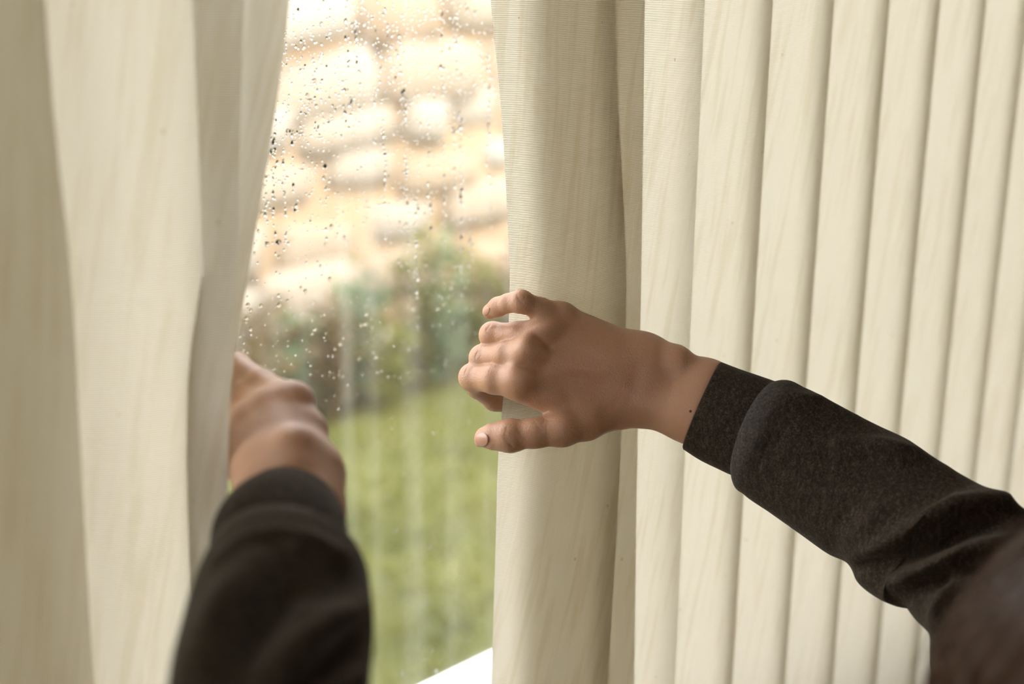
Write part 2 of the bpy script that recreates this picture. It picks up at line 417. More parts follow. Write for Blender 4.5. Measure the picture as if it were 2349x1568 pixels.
ang = rng.uniform(0, 2*np.pi, NB); hh = rng.uniform(.03, .075, NB); ww = rng.uniform(.003, .006, NB); ln = rng.normal(0, .02, (NB, 2))
b0 = np.stack([gx + np.cos(ang)*ww, gy + np.sin(ang)*ww, np.full(NB, GROUND - .003)], 1); b1 = np.stack([gx - np.cos(ang)*ww, gy - np.sin(ang)*ww, np.full(NB, GROUND - .003)], 1)
tp_ = np.stack([gx + ln[:, 0], gy + ln[:, 1], GROUND + hh], 1)
gv = np.stack([b0, b1, tp_], 1).reshape(-1, 3); gf = np.arange(NB*3).reshape(-1, 3)
tag(mesh_obj('grass', gv, gf, mat_blades(), None, False), 'short sunlit grass of the lawn seen through the window gap', 'grass', kind='stuff')

def mat_stone():
    t = NT('rubble_stone'); v = t.coord(); r = t.rand(); n = t.noise(v, 9.0, 5.0, .6); n2 = t.noise(v, 40.0, 4.0)
    c = t.ramp(r, [(0.0, (.27, .19, .12)), (.2, (.32, .28, .225)), (.45, (.30, .23, .155)), (.7, (.34, .31, .265)), (.88, (.28, .20, .122)), (1.0, (.24, .155, .09))])
    c = t.mix(t.math('MULTIPLY', n, .5), c, (.26, .18, .11)); c = t.mix(t.math('MULTIPLY', n2, .25), c, (.34, .305, .26))
    return t.done(t.pbsdf(Base_Color=c, Roughness=.9, Normal=t.bump(n2, .6, .02)))
M_STONE = mat_stone(); M_MORTAR = mat_simple('earth_mortar', (.31, .215, .13), .95, 5.0, .25, .4)
wx0, wx1 = GW_X - 4.4, GW_X + 3.2; WALL_H = 3.3
gwall = tag(box('garden_wall', (wx0 - .1, GW_Y + .015, GROUND - .05), (wx1 + .1, GW_Y + .55, GROUND + WALL_H), M_MORTAR), 'sunlit rubble stone garden wall beyond the wet window', 'wall')
stone_meshes = []
for i in range(10):
    bm = box_mesh((-.5, -.5, -.5), (.5, .5, .5), .16, 1)
    for v in bm.verts: v.co += Vector(rng.normal(0, .045, 3))
    me = bpy.data.meshes.new('stone'); bm.to_mesh(me); bm.free(); me.polygons.foreach_set('use_smooth', np.ones(len(me.polygons), dtype=bool)); me.materials.append(M_STONE); stone_meshes.append(me)
zc = GROUND - .03; nst = 0
while zc < GROUND + WALL_H - .05:
    hc = rng.uniform(.15, .28); xc = wx0 + rng.uniform(-.2, 0)
    while xc < wx1:
        lc = rng.uniform(.24, .58)
        o = bpy.data.objects.new('stone', stone_meshes[rng.integers(10)]); COL.objects.link(o); o.parent = gwall
        o.location = (xc + lc/2, GW_Y + .11 + rng.uniform(-.03, .03), zc + hc/2 + rng.normal(0, .035)); o.scale = (lc*rng.uniform(.9, 1.05), .30, hc*rng.uniform(.84, 1.12))
        o.rotation_euler = (rng.normal(0, .05), rng.normal(0, .10), rng.normal(0, .05)); xc += lc; nst += 1
    zc += hc

def mat_leaf(name, a, b):
    t = NT(name); v = t.coord(); n = t.noise(v, 14.0, 3.0); c = t.mix(n, a, b)
    d = t.n('ShaderNodeBsdfDiffuse', Color=c); tr = t.n('ShaderNodeBsdfTranslucent', Color=c)
    m = t.n('ShaderNodeMixShader', Fac=.35); t.t.links.new(d.outputs[0], m.inputs[1]); t.t.links.new(tr.outputs[0], m.inputs[2]); return t.done(m.outputs[0])
LEAF = [mat_leaf('olive_leaf', (.10, .11, .028), (.22, .21, .07)), mat_leaf('blue_green_leaf', (.11, .15, .08), (.21, .26, .15)), mat_leaf('dark_leaf', (.09, .066, .034), (.19, .145, .07))]
M_STEM = mat_simple('woody_stem', (.12, .075, .045), .9, 30, .3)
def plant(x, y, h, spread, nst, kind, label):
    e = tag(empty('shrub', (x, y, GROUND)), label, 'shrub', 'planting along the garden wall')
    V, Fc, SV, SF = [], [], [], []
    for i in range(nst):
        a = rng.uniform(0, 2*np.pi); rr = spread*math.sqrt(rng.uniform(0, 1)); top = np.array([x + math.cos(a)*rr, y + math.sin(a)*rr*.6, GROUND + h*rng.uniform(.55, 1.0)])
        bot = np.array([x + math.cos(a)*rr*.35, y + math.sin(a)*rr*.25, GROUND - .02])
        k = len(SV); w = .004
        for p, wd in ((bot, w), (top, w*.4)):
            for q in range(3): SV.append(p + np.array([math.cos(q*2.094), math.sin(q*2.094), 0])*wd)
        SF += [[k, k+1, k+4, k+3], [k+1, k+2, k+5, k+4], [k+2, k, k+3, k+5]]
        for j in range(15):
            s = rng.uniform(.12, 1.0); c = bot + (top - bot)*s; d = rng.normal(0, 1, 3); d[2] = abs(d[2])*.9 + .2; d /= np.linalg.norm(d)
            L = rng.uniform(.05, .12); side = np.cross(d, rng.normal(0, 1, 3)); side /= np.linalg.norm(side); wd = L*.17
            k = len(V); V += [c, c + d*L*.5 + side*wd, c + d*L, c + d*L*.5 - side*wd]; Fc.append([k, k+1, k+2, k+3])
    mesh_obj('foliage', V, Fc, LEAF[kind], e, False); mesh_obj('stems', SV, SF, M_STEM, e, False)
def wall_x(px, dy):     # world X where a sight line through a pixel column meets the bed in front of the wall
    return float(ray_plane(px, 800, 1, GW_Y - dy)[0])
for px, dy, h, sp, n, k, lb in ((585, .50, .60, .16, 16, 2, 'dark low shrub beside the left hand beyond the glass'), (665, .42, .46, .13, 13, 1, 'grey-green shrub beside the left hand knuckles beyond the glass'),
        (742, .46, .50, .14, 15, 2, 'dark brownish shrub in the middle of the planting by the wall'), (812, .42, .66, .12, 13, 1, 'tall blue-green shrub standing in the middle of the gap'),
        (878, .50, .46, .12, 11, 0, 'olive shrub right of the tall blue-green shrub by the wall'), (948, .42, .74, .13, 15, 0, 'tallest olive shrub before the stone wall'),
        (1018, .46, .66, .12, 13, 1, 'blue-green shrub right of the tallest olive shrub'), (1090, .42, .58, .14, 14, 0, 'olive shrub just left of the gripped slat beyond the glass'),
        (1175, .46, .62, .15, 14, 2, 'dark shrub half hidden by the gripped slat beyond the glass')):
    plant(wall_x(px, dy), GW_Y - dy, h, sp, n, k, lb)

# rain on the pane
def drop_mesh(seg=10, rings=3):
    V = [(0, 0, 1)]; Fc = []
    for r in range(1, rings+1):
        a = r/rings
        for s in range(seg):
            b = 2*math.pi*s/seg; V.append((a*math.cos(b), a*math.sin(b), 1 - a*a))
    for s in range(seg): Fc.append([0, 1+s, 1+(s+1) % seg])
    for r in range(rings-1):
        for s in range(seg):
            a = 1+r*seg+s; b = 1+r*seg+(s+1) % seg; Fc.append([a, a+seg, b+seg, b])
    Fc.append([1+(rings-1)*seg+s for s in range(seg)][::-1])
    return np.array(V), Fc
OUT_Y = WIN_Y + .0021
DV, DF = drop_mesh(14, 4); DVs, DFs = drop_mesh(9, 3)
me_drop = bpy.data.meshes.new('raindrop'); me_drop.from_pydata(np.stack([DV[:, 0], DV[:, 2], DV[:, 1]], 1).tolist(), [], [f[::-1] for f in DF]); me_drop.polygons.foreach_set('use_smooth', [True]*len(DF)); me_drop.materials.append(M_WATER)
def glass_at(px, py): return ray_plane(px, py, 1, OUT_Y)
big = [(603, 425), (620, 350), (612, 470), (600, 490), (592, 530), (615, 560), (640, 555), (583, 580), (760, 520), (790, 545), (746, 560), (735, 610), (640, 590), (756, 640), (568, 700), (575, 712), (598, 702), (566, 730), (575, 755), (612, 560),
       (1090, 30), (1073, 24), (1018, 45), (1040, 43), (1032, 112), (1118, 134), (1103, 131), (1058, 174), (737, 55), (808, 58), (910, 118), (705, 220), (712, 232), (722, 185), (660, 300), (672, 305), (787, 775), (722, 755), (840, 720), (838, 742), (828, 745), (768, 800), (824, 822), (857, 808), (863, 818), (780, 788), (716, 765), (1015, 550), (1040, 610), (917, 510), (990, 440), (1080, 552), (1085, 562), (1035, 660), (915, 600), (690, 660), (700, 668), (640, 700), (660, 690), (1042, 1437), (990, 1490), (975, 1510), (1000, 1540), (1075, 1470), (925, 1545), (980, 1385), (888, 1140), (910, 1215), (985, 1255)]
for px, py in big:
    p = glass_at(px, py); r = rng.uniform(.0011, .0019)
    o = bpy.data.objects.new('raindrop', me_drop); COL.objects.link(o); o.parent = pane; o.matrix_parent_inverse = Matrix.Identity(4)
    o.location = p - np.array([0, 0, 0]); o.scale = (r, r*.26, r*rng.uniform(1.0, 1.35))
V, Fc = [], []
def put_drop(p, r, el=1.0, fl=.13):
    k = len(V); q = DVs*r
    V.extend(np.stack([p[0] + q[:, 0], p[1] + q[:, 2]*fl, p[2] + q[:, 1]*el], 1)); Fc.extend([[k+i for i in f][::-1] for f in DFs])
for i in range(9500):       # fine beads, dense at the upper left and thinning to the lower right
    px, py = rng.uniform(520, 1190), rng.uniform(-60, 1568)
    dens = 1.0 if py < 330 else (.7 if py < 560 else (.24 if py < 880 else .05))
    dens *= 1.0 - .55*(px - 520)/670*(1 if py > 300 else .5)
    if rng.uniform() > dens: continue
    put_drop(glass_at(px, py), abs(rng.normal(.00046, .0002)) + .00020, rng.uniform(.9, 1.2))
for i in range(30):         # beaded runs
    px = rng.uniform(560, 1150); y0 = rng.uniform(-50, 480); n = rng.integers(8, 28)
    p0 = glass_at(px, y0)
    for j in range(n):
        p = p0 + np.array([rng.normal(0, .0009), 0, -j*rng.uniform(.0028, .0045)])
        if p[2] < SILL_Z: break
        put_drop(p, abs(rng.normal(.0007, .0003)) + .0002, rng.uniform(1.0, 1.5))
beads = mesh_obj('rain_beads', V, Fc, M_WATER, None); beads.parent = pane; tag(beads, kind='stuff')

# ------------------------------------------------------------------ vertical blind
RAIL_Z, SLAT_BOT = 2.24, 0.86
rail = empty('vertical_blind', (1.2, .63, RAIL_Z)); tag(rail, 'cream fabric vertical blind being parted by two hands before the window', 'blind')
box('headrail', (WX0 - .1, .605, RAIL_Z + .012), (WX1 + .1, .655, RAIL_Z + .052), M_METAL, rail, .004)
for s in (WX0, WX1): box('bracket', (s - .02, .60, RAIL_Z + .052), (s + .02, WALL_IN, RAIL_Z + .062), M_METAL, rail, .001)

def slat(rows, bulge, label, skew=0.0, nv=70, nu=16, slat_w=.089):
    """rows: (height, left edge xy, right edge xy) bottom to top; bulge: bow of the cross-section in metres (+ into the room)"""
    zs = np.array([r[0] for r in rows]); Ls = np.array([r[1] for r in rows]); Rs = np.array([r[2] for r in rows])
    q = np.linspace(zs[0], zs[-1], nv); L = spline(zs, Ls, q); R = spline(zs, Rs, q)
    u = np.linspace(0, 1, nu); b = 4*u*(1-u)*(1 + skew*(u-.5))
    V, UV = [], []
    d = R - L; n = np.stack([d[:, 1], -d[:, 0]], 1); n /= np.linalg.norm(n, axis=1)[:, None]     # towards the room
    bl = bulge if np.ndim(bulge) == 0 else np.interp(q, zs, bulge)[:, None]
    for j in range(nu):
        xy = L + d*u[j] + n*(bl*b[j])
        V.append(np.column_stack([xy, q])); UV.append(np.column_stack([np.full(nv, u[j]*slat_w), q]))
    V = np.concatenate(V); UV = np.concatenate(UV)
    F = [[j*nv+i, (j+1)*nv+i, (j+1)*nv+i+1, j*nv+i+1] for j in range(nu-1) for i in range(nv-1)]
    mid = (L[-1] + R[-1])/2
    e = mesh_obj('slat', V, F, M_FAB, rail, True, UV)
    if label: e['label'] = label
    e_loc = Vector(rail.location)
    def sub(o): o.parent = e; o.matrix_parent_inverse = Matrix.Identity(4); return o
    sub(box('hanger', (mid[0] - .012, mid[1] - .004, q[-1] - .02), (mid[0] + .012, mid[1] + .004, RAIL_Z + .014), M_METAL, None, .001))
    mb = (L[0] + R[0])/2; db = d[0]/np.linalg.norm(d[0]); hw = .036; 
    bm = box_mesh((-hw, -.0012, 0), (hw, .0012, .028), .0006, 1); bmesh.ops.transform(bm, matrix=Matrix.Translation((mb[0], mb[1], q[0] - .004)) @ Matrix.Rotation(math.atan2(db[1], db[0]), 4, 'Z'), verts=bm.verts)
    sub(bm_obj('bottom_weight', bm, M_PVC))
    return e
def px_slat(left, right, bulge, label, top=None, bot=None, **kw):
    """left/right: lists of (px,py,z) sighted along the two edges; straightened above to the rail and below to the hem"""
    l = np.array([PH(*a) for a in left]); r = np.array([PH(*a) for a in right])
    zq = np.linspace(max(l[:, 2].min(), r[:, 2].min()) + .002, min(l[:, 2].max(), r[:, 2].max()) - .002, 9)
    lo, ro = np.argsort(l[:, 2]), np.argsort(r[:, 2])
    L = spline(l[lo, 2], l[lo, :2], zq); R = spline(r[ro, 2], r[ro, :2], zq)
    rows = [(z, a, b) for z, a, b in zip(zq, L, R)]
    dz = RAIL_Z - .01 - zq[-1]; sl = (L[-1] - L[-3])/(zq[-1] - zq[-3]); sr = (R[-1] - R[-3])/(zq[-1] - zq[-3]); s = (sl + sr)/2*.35
    rows += [(zq[-1] + dz*.4, L[-1] + s*dz*.35, R[-1] + s*dz*.35), (zq[-1] + dz, L[-1] + s*dz*.5, R[-1] + s*dz*.5)]
    db = zq[0] - SLAT_BOT; rows = [(SLAT_BOT, L[0], R[0])] + rows
    return slat(rows, bulge, label, **kw)

BL_Y, BL_X0, STEP = 0.59628, 0.75496, 0.075
for k in range(24):         # evenly hung row: right edge of each lies in front of the next
    x1 = BL_X0 + STEP*k
    if k == 0: px_slat([(1348, 0, .944), (1345, 700, .944), (1330, 1568, .944)], [(1617, 0, .988), (1588, 660, .988), (1551, 1508, .988)], .002, None)
    else: slat([(z, (x1 - .0930, BL_Y + .012), (x1, BL_Y)) for z in (SLAT_BOT, 1.2, 1.6, RAIL_Z - .01)], .004, None, skew=.8)
# shaded one, mostly hidden behind the gripped slat
px_slat([(1186, 0, .912), (1198, 300, .906), (1206, 640, .904), (1196, 900, .903), (1184, 1100, .904), (1170, 1568, .909)], [(1479, 0, .957), (1475, 350, .957), (1470, 700, .956), (1463, 1000, .956), (1455, 1568, .957)], .002, 'narrow shaded slat showing as a strip beside the gripped one')
# gripped slat
px_slat([(1125, 0, .896), (1137, 120, .895), (1150, 250, .894), (1160, 420, .893), (1168, 600, .892), (1169, 740, .891), (1157, 880, .890), (1146, 980, .890), (1141, 1100, .891), (1136, 1280, .893), (1127, 1568, .896)],
        [(1409, 0, .946), (1417, 200, .945), (1428, 420, .944), (1437, 640, .942), (1434, 800, .941), (1427, 950, .940), (1422, 1080, .941), (1410, 1300, .943), (1394, 1568, .946)],
        .005, 'cream slat gripped and pulled aside by the right hand', skew=-1.2)
# bunch on the left, and the row carrying on beyond it
for j in range(9):
    x1 = .215 - STEP*j
    slat([(z, (x1 - .0872, BL_Y + .008), (x1, BL_Y - .006)) for z in (SLAT_BOT, 1.2, 1.6, RAIL_Z - .01)], .010, None, skew=.3)
px_slat([(-215, 0, .566), (-180, 600, .565), (-150, 1100, .564), (-125, 1568, .563)], [(104, 0, .616), (122, 250, .615), (160, 600, .614), (188, 1100, .613), (215, 1568, .612)], .008, 'shaded tan slat at the far left picture edge')
px_slat([(-10, 0, .668), (10, 300, .667), (36, 700, .666), (58, 1100, .665), (85, 1568, .664)], [(440, 0, .682), (454, 300, .680), (467, 700, .678), (482, 1100, .676), (492, 1568, .675)], .008, 'widest cream slat in the left foreground')
px_slat([(412, 0, .742), (440, 500, .738), (455, 900, .735), (462, 1568, .732)], [(560, 0, .700), (550, 350, .688), (545, 650, .672), (531, 850, .660), (524, 1020, .655), (524, 1200, .655), (520, 1568, .660)], .016, 'half edge-on slat between the widest left slat and the gap', skew=1.0)
px_slat([(528, 0, .775), (522, 400, .770), (512, 750, .765), (498, 1000, .762), (488, 1568, .760)], [(665, 0, .745), (640, 200, .740), (608, 400, .734), (575, 600, .728), (546, 770, .722), (530, 880, .719), (519, 1050, .718), (510, 1568, .718)], .010, 'leaning slat at the left rim of the gap, pressed by the left hand')
px_slat([(-420, 0, .612), (-400, 700, .612), (-380, 1568, .612)], [(45, 0, .640), (60, 700, .640), (75, 1568, .640)], .004, None)

# ------------------------------------------------------------------ person
HEAD_C = C(2650, 1860, .50)
head_w = cw(HEAD_C)
person = tag(empty('person', (float(head_w[0]), float(head_w[1]) - .02, FLOOR_Z)), 'person in charcoal sweatshirt parting the blind with both hands', 'person')
SH_R, SH_L = np.array([.30, -.345, .585]), np.array([.06, -.42, .345])

# right hand (view axes, metres)
px2 = lambda r, z=.87: r*z/FPX
fd = Field(np.array([C(1030, 1075, .95)[0], C(1030, 1085, .95)[1], .80]), np.array([C(1790, 640, .97)[0], C(1300, 630, .97)[1], .975]), .0008)
palm = fd.grid(); K = .012
PK = dict(p=(1290, 728, .880), r=(1254, 760, .871), m=(1215, 806, .866), i=(1192, 872, .868))
wr = {'p': (1478, 818, .889), 'r': (1470, 835, .885), 'm': (1462, 868, .884), 'i': (1455, 912, .887)}
rad = {'p': .0082, 'r': .0090, 'm': .0094, 'i': .0100}
for f in 'prmi': add_cone(fd, palm, C(*wr[f]), .0112 if f == 'p' else .0125, C(*PK[f]), rad[f], .010)
add_cone(fd, palm, C(1470, 850, .896), .015, C(1255, 800, .884), .009, K)                    # flesh of the palm
add_cone(fd, palm, C(1430, 900, .895), .014, C(1235, 870, .886), .009, K)
add_cone(fd, palm, C(1478, 818, .889), .0108, C(1625, 880, .882), .0118, .016)                # ulna side
add_cone(fd, palm, C(1455, 920, .890), .0130, C(1590, 950, .880), .0152, .016)                # radius side
add_cone(fd, palm, C(1625, 880, .882), .0118, C(1790, 1000, .866), .0120, .016)
add_cone(fd, palm, C(1590, 950, .880), .0152, C(1755, 1025, .866), .0160, .016)
add_ell(fd, palm, C(1552, 824, .8805), (.0096, .0090, .0100), .006)                            # head of the ulna
for f, b in (('p', .0066), ('r', .0072), ('m', .0076), ('i', .0078)):                          # knuckles
    x, y, z = PK[f]; add_ell(fd, palm, C(x - 2, y - 4, z - .0044), (b, b*.95, b), .006)
for f in 'rmi':                                                                                  # tendons
    x, y, z = PK[f]; w = wr[f]; add_cone(fd, palm, C(x + 18, y + 2, z - .0058), .0020, C(w[0] - 40, w[1] - 2, w[2] - .0100), .0016, .010)
for x, y, z in ((1250, 786, .8590), (1220, 840, .8545)): add_ell(fd, palm, C(x, y, z), (.0085, .0040, .0058), .008, sub=True)    # hollows between the knuckles
for x, y, z in ((1330, 775, .8640), (1310, 830, .8610), (1320, 890, .8650)): add_ell(fd, palm, C(x, y, z - .0065), (.022, .0055, .0070), .010, sub=True)
thumb = fd.grid()
TH = [(1405, 944, .884, .0112), (1345, 966, .874, .0112), (1290, 984, .866, .0102), (1228, 993, .866, .0086), (1170, 999, .869, .0091), (1135, 1000, .872, .0078), (1112, 1002, .875, .0062)]
for a, b in zip(TH[:-1], TH[1:]): add_cone(fd, thumb, C(*a[:3]), a[3], C(*b[:3]), b[3], .004)
add_ell(fd, thumb, C(1170, 999, .868), (.0098, .0093, .0092), .004)
web = fd.grid(); add_cone(fd, web, C(1320, 905, .879), .0085, C(1318, 965, .876), .0075, .008); add_cone(fd, web, C(1290, 915, .879), .0055, C(1285, 960, .876), .005, .01); add_cone(fd, web, C(1202, 889, .873), .0088, C(1264, 914, .874), .0096, .006)
palm = smin(palm, smin(web, thumb, .007), .009)
fingers = fd.grid()
FG = {'p': [(1290, 728, .880, .0078), (1240, 709, .871, .0068), (1195, 691, .864, .0064), (1166, 695, .868, .0055), (1143, 703, .874, .0056), (1124, 714, .880, .0048)],
      'r': [(1254, 760, .871, .0086), (1190, 767, .877, .0076), (1130, 768, .889, .0076), (1135, 778, .905, .0064), (1152, 782, .922, .0062), (1190, 786, .929, .0060), (1225, 790, .931, .0052)],
      'm': [(1215, 806, .866, .0092), (1160, 814, .874, .0080), (1108, 821, .889, .0079), (1112, 834, .906, .0068), (1140, 842, .924, .0066), (1190, 846, .930, .0063), (1232, 850, .932, .0054)],
      'i': [(1192, 872, .868, .0098), (1135, 869, .874, .0090), (1085, 865, .888, .0081), (1096, 888, .903, .0068), (1134, 918, .919, .0066), (1180, 928, .927, .0062), (1215, 930, .930, .0052)]}
for f, ch in FG.items():
    g = fd.grid()
    for a, b in zip(ch[:-1], ch[1:]): add_cone(fd, g, C(*a[:3]), a[3], C(*b[:3]), b[3], .003)
    c = ch[2]; add_ell(fd, g, C(c[0], c[1], c[2] - .0005), (c[3]*1.01, c[3]*1.0, c[3]*1.01), .003)
    fingers = smin(fingers, g, .0012)
hand_r = smin(palm, fingers, .0062)
def front_z(field, fdd, px, py, z0, z1):
    for z in np.arange(z0, z1, .0003):
        i = np.round((C(px, py, z) - fdd.lo)/fdd.h).astype(int)
        if np.all(i >= 0) and np.all(i < fdd.n) and field[tuple(i)] < 0: return z
    return None
vr, fr_ = surface_nets(fd, hand_r, 2)
# skin creases over joints: shallow grooves pressed into the surface
def grooves(v, lines, depth, width, zmax):
    p = np.stack([W/2 + FPX*v[:, 0]/v[:, 2], H/2 - FPX*v[:, 1]/v[:, 2]], 1)
    for ln in lines:
        ln = np.array(ln, float); best = np.full(len(v), 1e9)
        for a, b in zip(ln[:-1], ln[1:]):
            d = b - a; t = np.clip(((p - a) @ d)/(d @ d), 0, 1); best = np.minimum(best, np.linalg.norm(p - a - t[:, None]*d, axis=1))
        m = np.exp(-(best/width)**2)*(v[:, 2] < zmax)
        v[:, 2] += m*depth
    return v
Z = lambda x, y: (1030 + x/3.35, 640 + y/3.35)
vr = grooves(vr, [[Z(445, 1130), Z(430, 1195), Z(465, 1250), Z(490, 1300)], [Z(420, 1210), Z(455, 1260), Z(520, 1305)], [Z(520, 1130), Z(545, 1190), Z(585, 1225)], [Z(700, 1040), Z(740, 1080), Z(800, 1085)], [Z(650, 1080), Z(690, 1140)],
                  [Z(285, 395), Z(320, 340)], [Z(200, 605), Z(220, 560)], [Z(125, 720), Z(140, 670)], [Z(365, 195), Z(400, 135)], [Z(530, 150), Z(560, 180), Z(590, 130)], [Z(520, 120), Z(545, 165)]], .00036, 1.7, .905)

# left hand
fl = Field(np.array([C(440, 1300, .82)[0], C(440, 1340, .70)[1], .56]), np.array([C(860, 740, .58)[0], C(600, 740, .80)[1], .815]), .0012)
lp = fl.grid()
LK = dict(p=(668, 922, .700), r=(628, 938, .703), m=(588, 972, .703), i=(562, 1022, .698))
lw = dict(p=(712, 1090, .668), r=(690, 1092, .662), m=(660, 1098, .660), i=(628, 1110, .664))
for f in 'prmi': add_cone(fl, lp, C(*lw[f]), .0120, C(*LK[f]), .0088, .012)
add_cone(fl, lp, C(650, 1080, .680), .013, C(575, 980, .715), .010, .014)
add_cone(fl, lp, C(714, 1090, .668), .0122, C(712, 1180, .645), .0125, .016)
add_cone(fl, lp, C(615, 1110, .668), .0125, C(612, 1190, .648), .0145, .016)
add_cone(fl, lp, C(712, 1180, .645), .0125, C(672, 1300, .612), .0130, .016)
add_cone(fl, lp, C(612, 1190, .648), .0145, C(610, 1300, .612), .0150, .016)
add_ell(fl, lp, C(676, 1028, .6625), (.0100, .0110, .0105), .007)
add_ell(fl, lp, C(684, 918, .698), (.0072, .0072, .0072), .006); add_ell(fl, lp, C(716, 985, .690), (.0072, .0072, .0072), .008)
for f in 'rmi': add_ell(fl, lp, C(LK[f][0] + 1, LK[f][1] - 4, LK[f][2] - .003), (.0076, .0076, .0076), .006)
for f in 'rmi': add_cone(fl, lp, C(LK[f][0], LK[f][1], LK[f][2] - .0062), .002, C(lw[f][0], lw[f][1] - 20, lw[f][2] - .0105), .0018, .010)
lt = fl.grid()
for a, b in zip([(615, 1085, .672, .011), (580, 1062, .690, .0105), (545, 1056, .712, .009), (515, 1040, .735, .0085)], [(580, 1062, .690, .0105), (545, 1056, .712, .009), (515, 1040, .735, .0085), (492, 1030, .755, .0065)]): add_cone(fl, lt, C(*a[:3]), a[3], C(*b[:3]), b[3], .005)
lp = smin(lp, lt, .010)
LF = {'p': [(668, 922, .700, .0082), (600, 880, .728, .0072), (545, 840, .756, .0068), (505, 845, .772, .006), (485, 850, .780, .0052)],
      'r': [(628, 938, .703, .0088), (575, 905, .732, .0078), (530, 870, .760, .0074), (500, 880, .776, .0062), (482, 885, .784, .0054)],
      'm': [(588, 972, .703, .009), (555, 945, .734, .008), (520, 915, .765, .0076), (495, 925, .780, .0064), (480, 930, .788, .0056)],
      'i': [(562, 1022, .698, .0092), (535, 1000, .730, .0082), (510, 975, .760, .0076), (490, 985, .776, .0064), (478, 990, .784, .0056)]}
lf = fl.grid()
for f, ch in LF.items():
    g = fl.grid()
    for a, b in zip(ch[:-1], ch[1:]): add_cone(fl, g, C(*a[:3]), a[3], C(*b[:3]), b[3], .004)
    lf = smin(lf, g, .0015)
vl, fl_ = surface_nets(fl, smin(lp, lf, .007), 2)

# arms, neck and trunk under the clothes; head
EL_R, EL_L = C(2340, 1330, .800), C(600, 1900, .455)
fb = Field(np.array([-.20, -1.02, .05]), np.array([.60, .04, .98]), .006)
bd = fb.grid()
wup = np.array([0, 0, 1.0]) @ ROT                       # world up in view axes
mid = (SH_R + SH_L)/2; neck = mid + wup*.055; hipc = mid - wup*.46
add_cone(fb, bd, C(1760, 1000, .868), .022, EL_R, .028, .02); add_cone(fb, bd, EL_R, .028, SH_R, .042, .02)
add_cone(fb, bd, C(645, 1300, .606), .020, C(635, 1600, .512), .022, .02); add_cone(fb, bd, C(635, 1600, .512), .022, EL_L, .024, .02); add_cone(fb, bd, EL_L, .024, SH_L, .042, .02)
add_cone(fb, bd, SH_R, .045, SH_L, .045, .06); add_cone(fb, bd, mid, .09, hipc, .095, .08)
add_cone(fb, bd, mid, .05, neck, .048, .05); add_cone(fb, bd, neck, .046, HEAD_C - wup*.02, .05, .03)
vb, fb_ = surface_nets(fb, bd, 1)
hx = np.array([1.0, 0, 0]) @ ROT; hy = np.array([0, 1.0, 0]) @ ROT    # head faces the window (+Y)
HR = np.stack([hx, hy, wup])
def hp(x, y, z): return HEAD_C + hx*x + hy*y + wup*z
fh = Field(HEAD_C - .17, HEAD_C + .17, .0030)
hd = fh.grid()
add_ell(fh, hd, hp(0, -.012, .020), (.074, .090, .088), .01, HR); add_ell(fh, hd, hp(0, .028, -.042), (.056, .058, .066), .03, HR)
add_cone(fh, hd, hp(0, .084, .008), .008, hp(0, .098, -.028), .012, .014)                                    # nose
add_ell(fh, hd, hp(0, .078, -.062), (.022, .012, .006), .006, HR); add_ell(fh, hd, hp(0, .077, -.074), (.019, .012, .006), .006, HR)   # lips
add_ell(fh, hd, hp(0, .064, -.098), (.020, .018, .016), .02, HR)                                              # chin
for s in (-1, 1):
    add_ell(fh, hd, hp(s*.031, .088, .006), (.016, .012, .011), .010, HR, sub=True)
    add_ell(fh, hd, hp(s*.078, -.006, -.012), (.008, .018, .030), .008, HR)
add_cone(fh, hd, hp(0, -.01, -.05), .048, hp(0, -.03, -.16), .05, .03)
vh, fh_ = surface_nets(fh, hd, 1)
vs, fs, off = [], [], 0
for v, f in ((vr, fr_), (vl, fl_), (vb, fb_), (vh, fh_)): vs.append(v); fs.append(f + off); off += len(v)
body = mesh_obj('body', cw(np.concatenate(vs)), np.concatenate(fs)[:, ::-1], M_SKIN, person)

def mat_nail():
    t = NT('nail'); v = t.coord(); n = t.noise(v, 200.0, 2.0)
    return t.done(t.pbsdf(Base_Color=t.mix(n, (.48, .23, .155), (.56, .30, .215)), Roughness=.3, Subsurface_Weight=.3, Subsurface_Radius=(.006, .003, .002), Subsurface_Scale=.3))
M_NAIL = mat_nail()
def nail(cx, cy, ax, ay, ang, z0, lift=.0004):
    V, Fc = [], []; nr, na = 5, 24; ca, sa = math.cos(ang), math.sin(ang)
    for r in range(nr+1):
        for a in range(na):
            rr = r/nr; x, y = rr*ax*math.copysign(abs(math.cos(2*math.pi*a/na))**.8, math.cos(2*math.pi*a/na)), rr*ay*math.copysign(abs(math.sin(2*math.pi*a/na))**.8, math.sin(2*math.pi*a/na))
            px, py = cx + x*ca - y*sa, cy + x*sa + y*ca
            z = front_z(hand_r, fd, px, py, z0, z0 + .06)
            if z is None: z = V[-1][2] if V else z0 + .01
            V.append(C(px, py, z - lift*(1.1 - rr**4*1.5)))
    V = np.array(V); x, y = V[:, 0]/V[:, 2], V[:, 1]/V[:, 2]; x = (x - x.mean())*100; y = (y - y.mean())*100
    A = np.stack([np.ones_like(x), x, y, x*x, x*y, y*y], 1); zf = A @ np.linalg.lstsq(A, V[:, 2], rcond=None)[0]; V = V*(zf/V[:, 2])[:, None]
    for r in range(nr):
        for a in range(na): Fc.append([r*na+a, (r+1)*na+a, (r+1)*na+(a+1) % na, r*na+(a+1) % na])
    o = mesh_obj('fingernail', cw(V), Fc, M_NAIL, body); bm = bmesh.new(); bm.from_mesh(o.data); bmesh.ops.remove_doubles(bm, verts=bm.verts, dist=2e-5); bm.to_mesh(o.data); bm.free()
    o.modifiers.new('thickness', 'SOLIDIFY').thickness = .0004
    return o
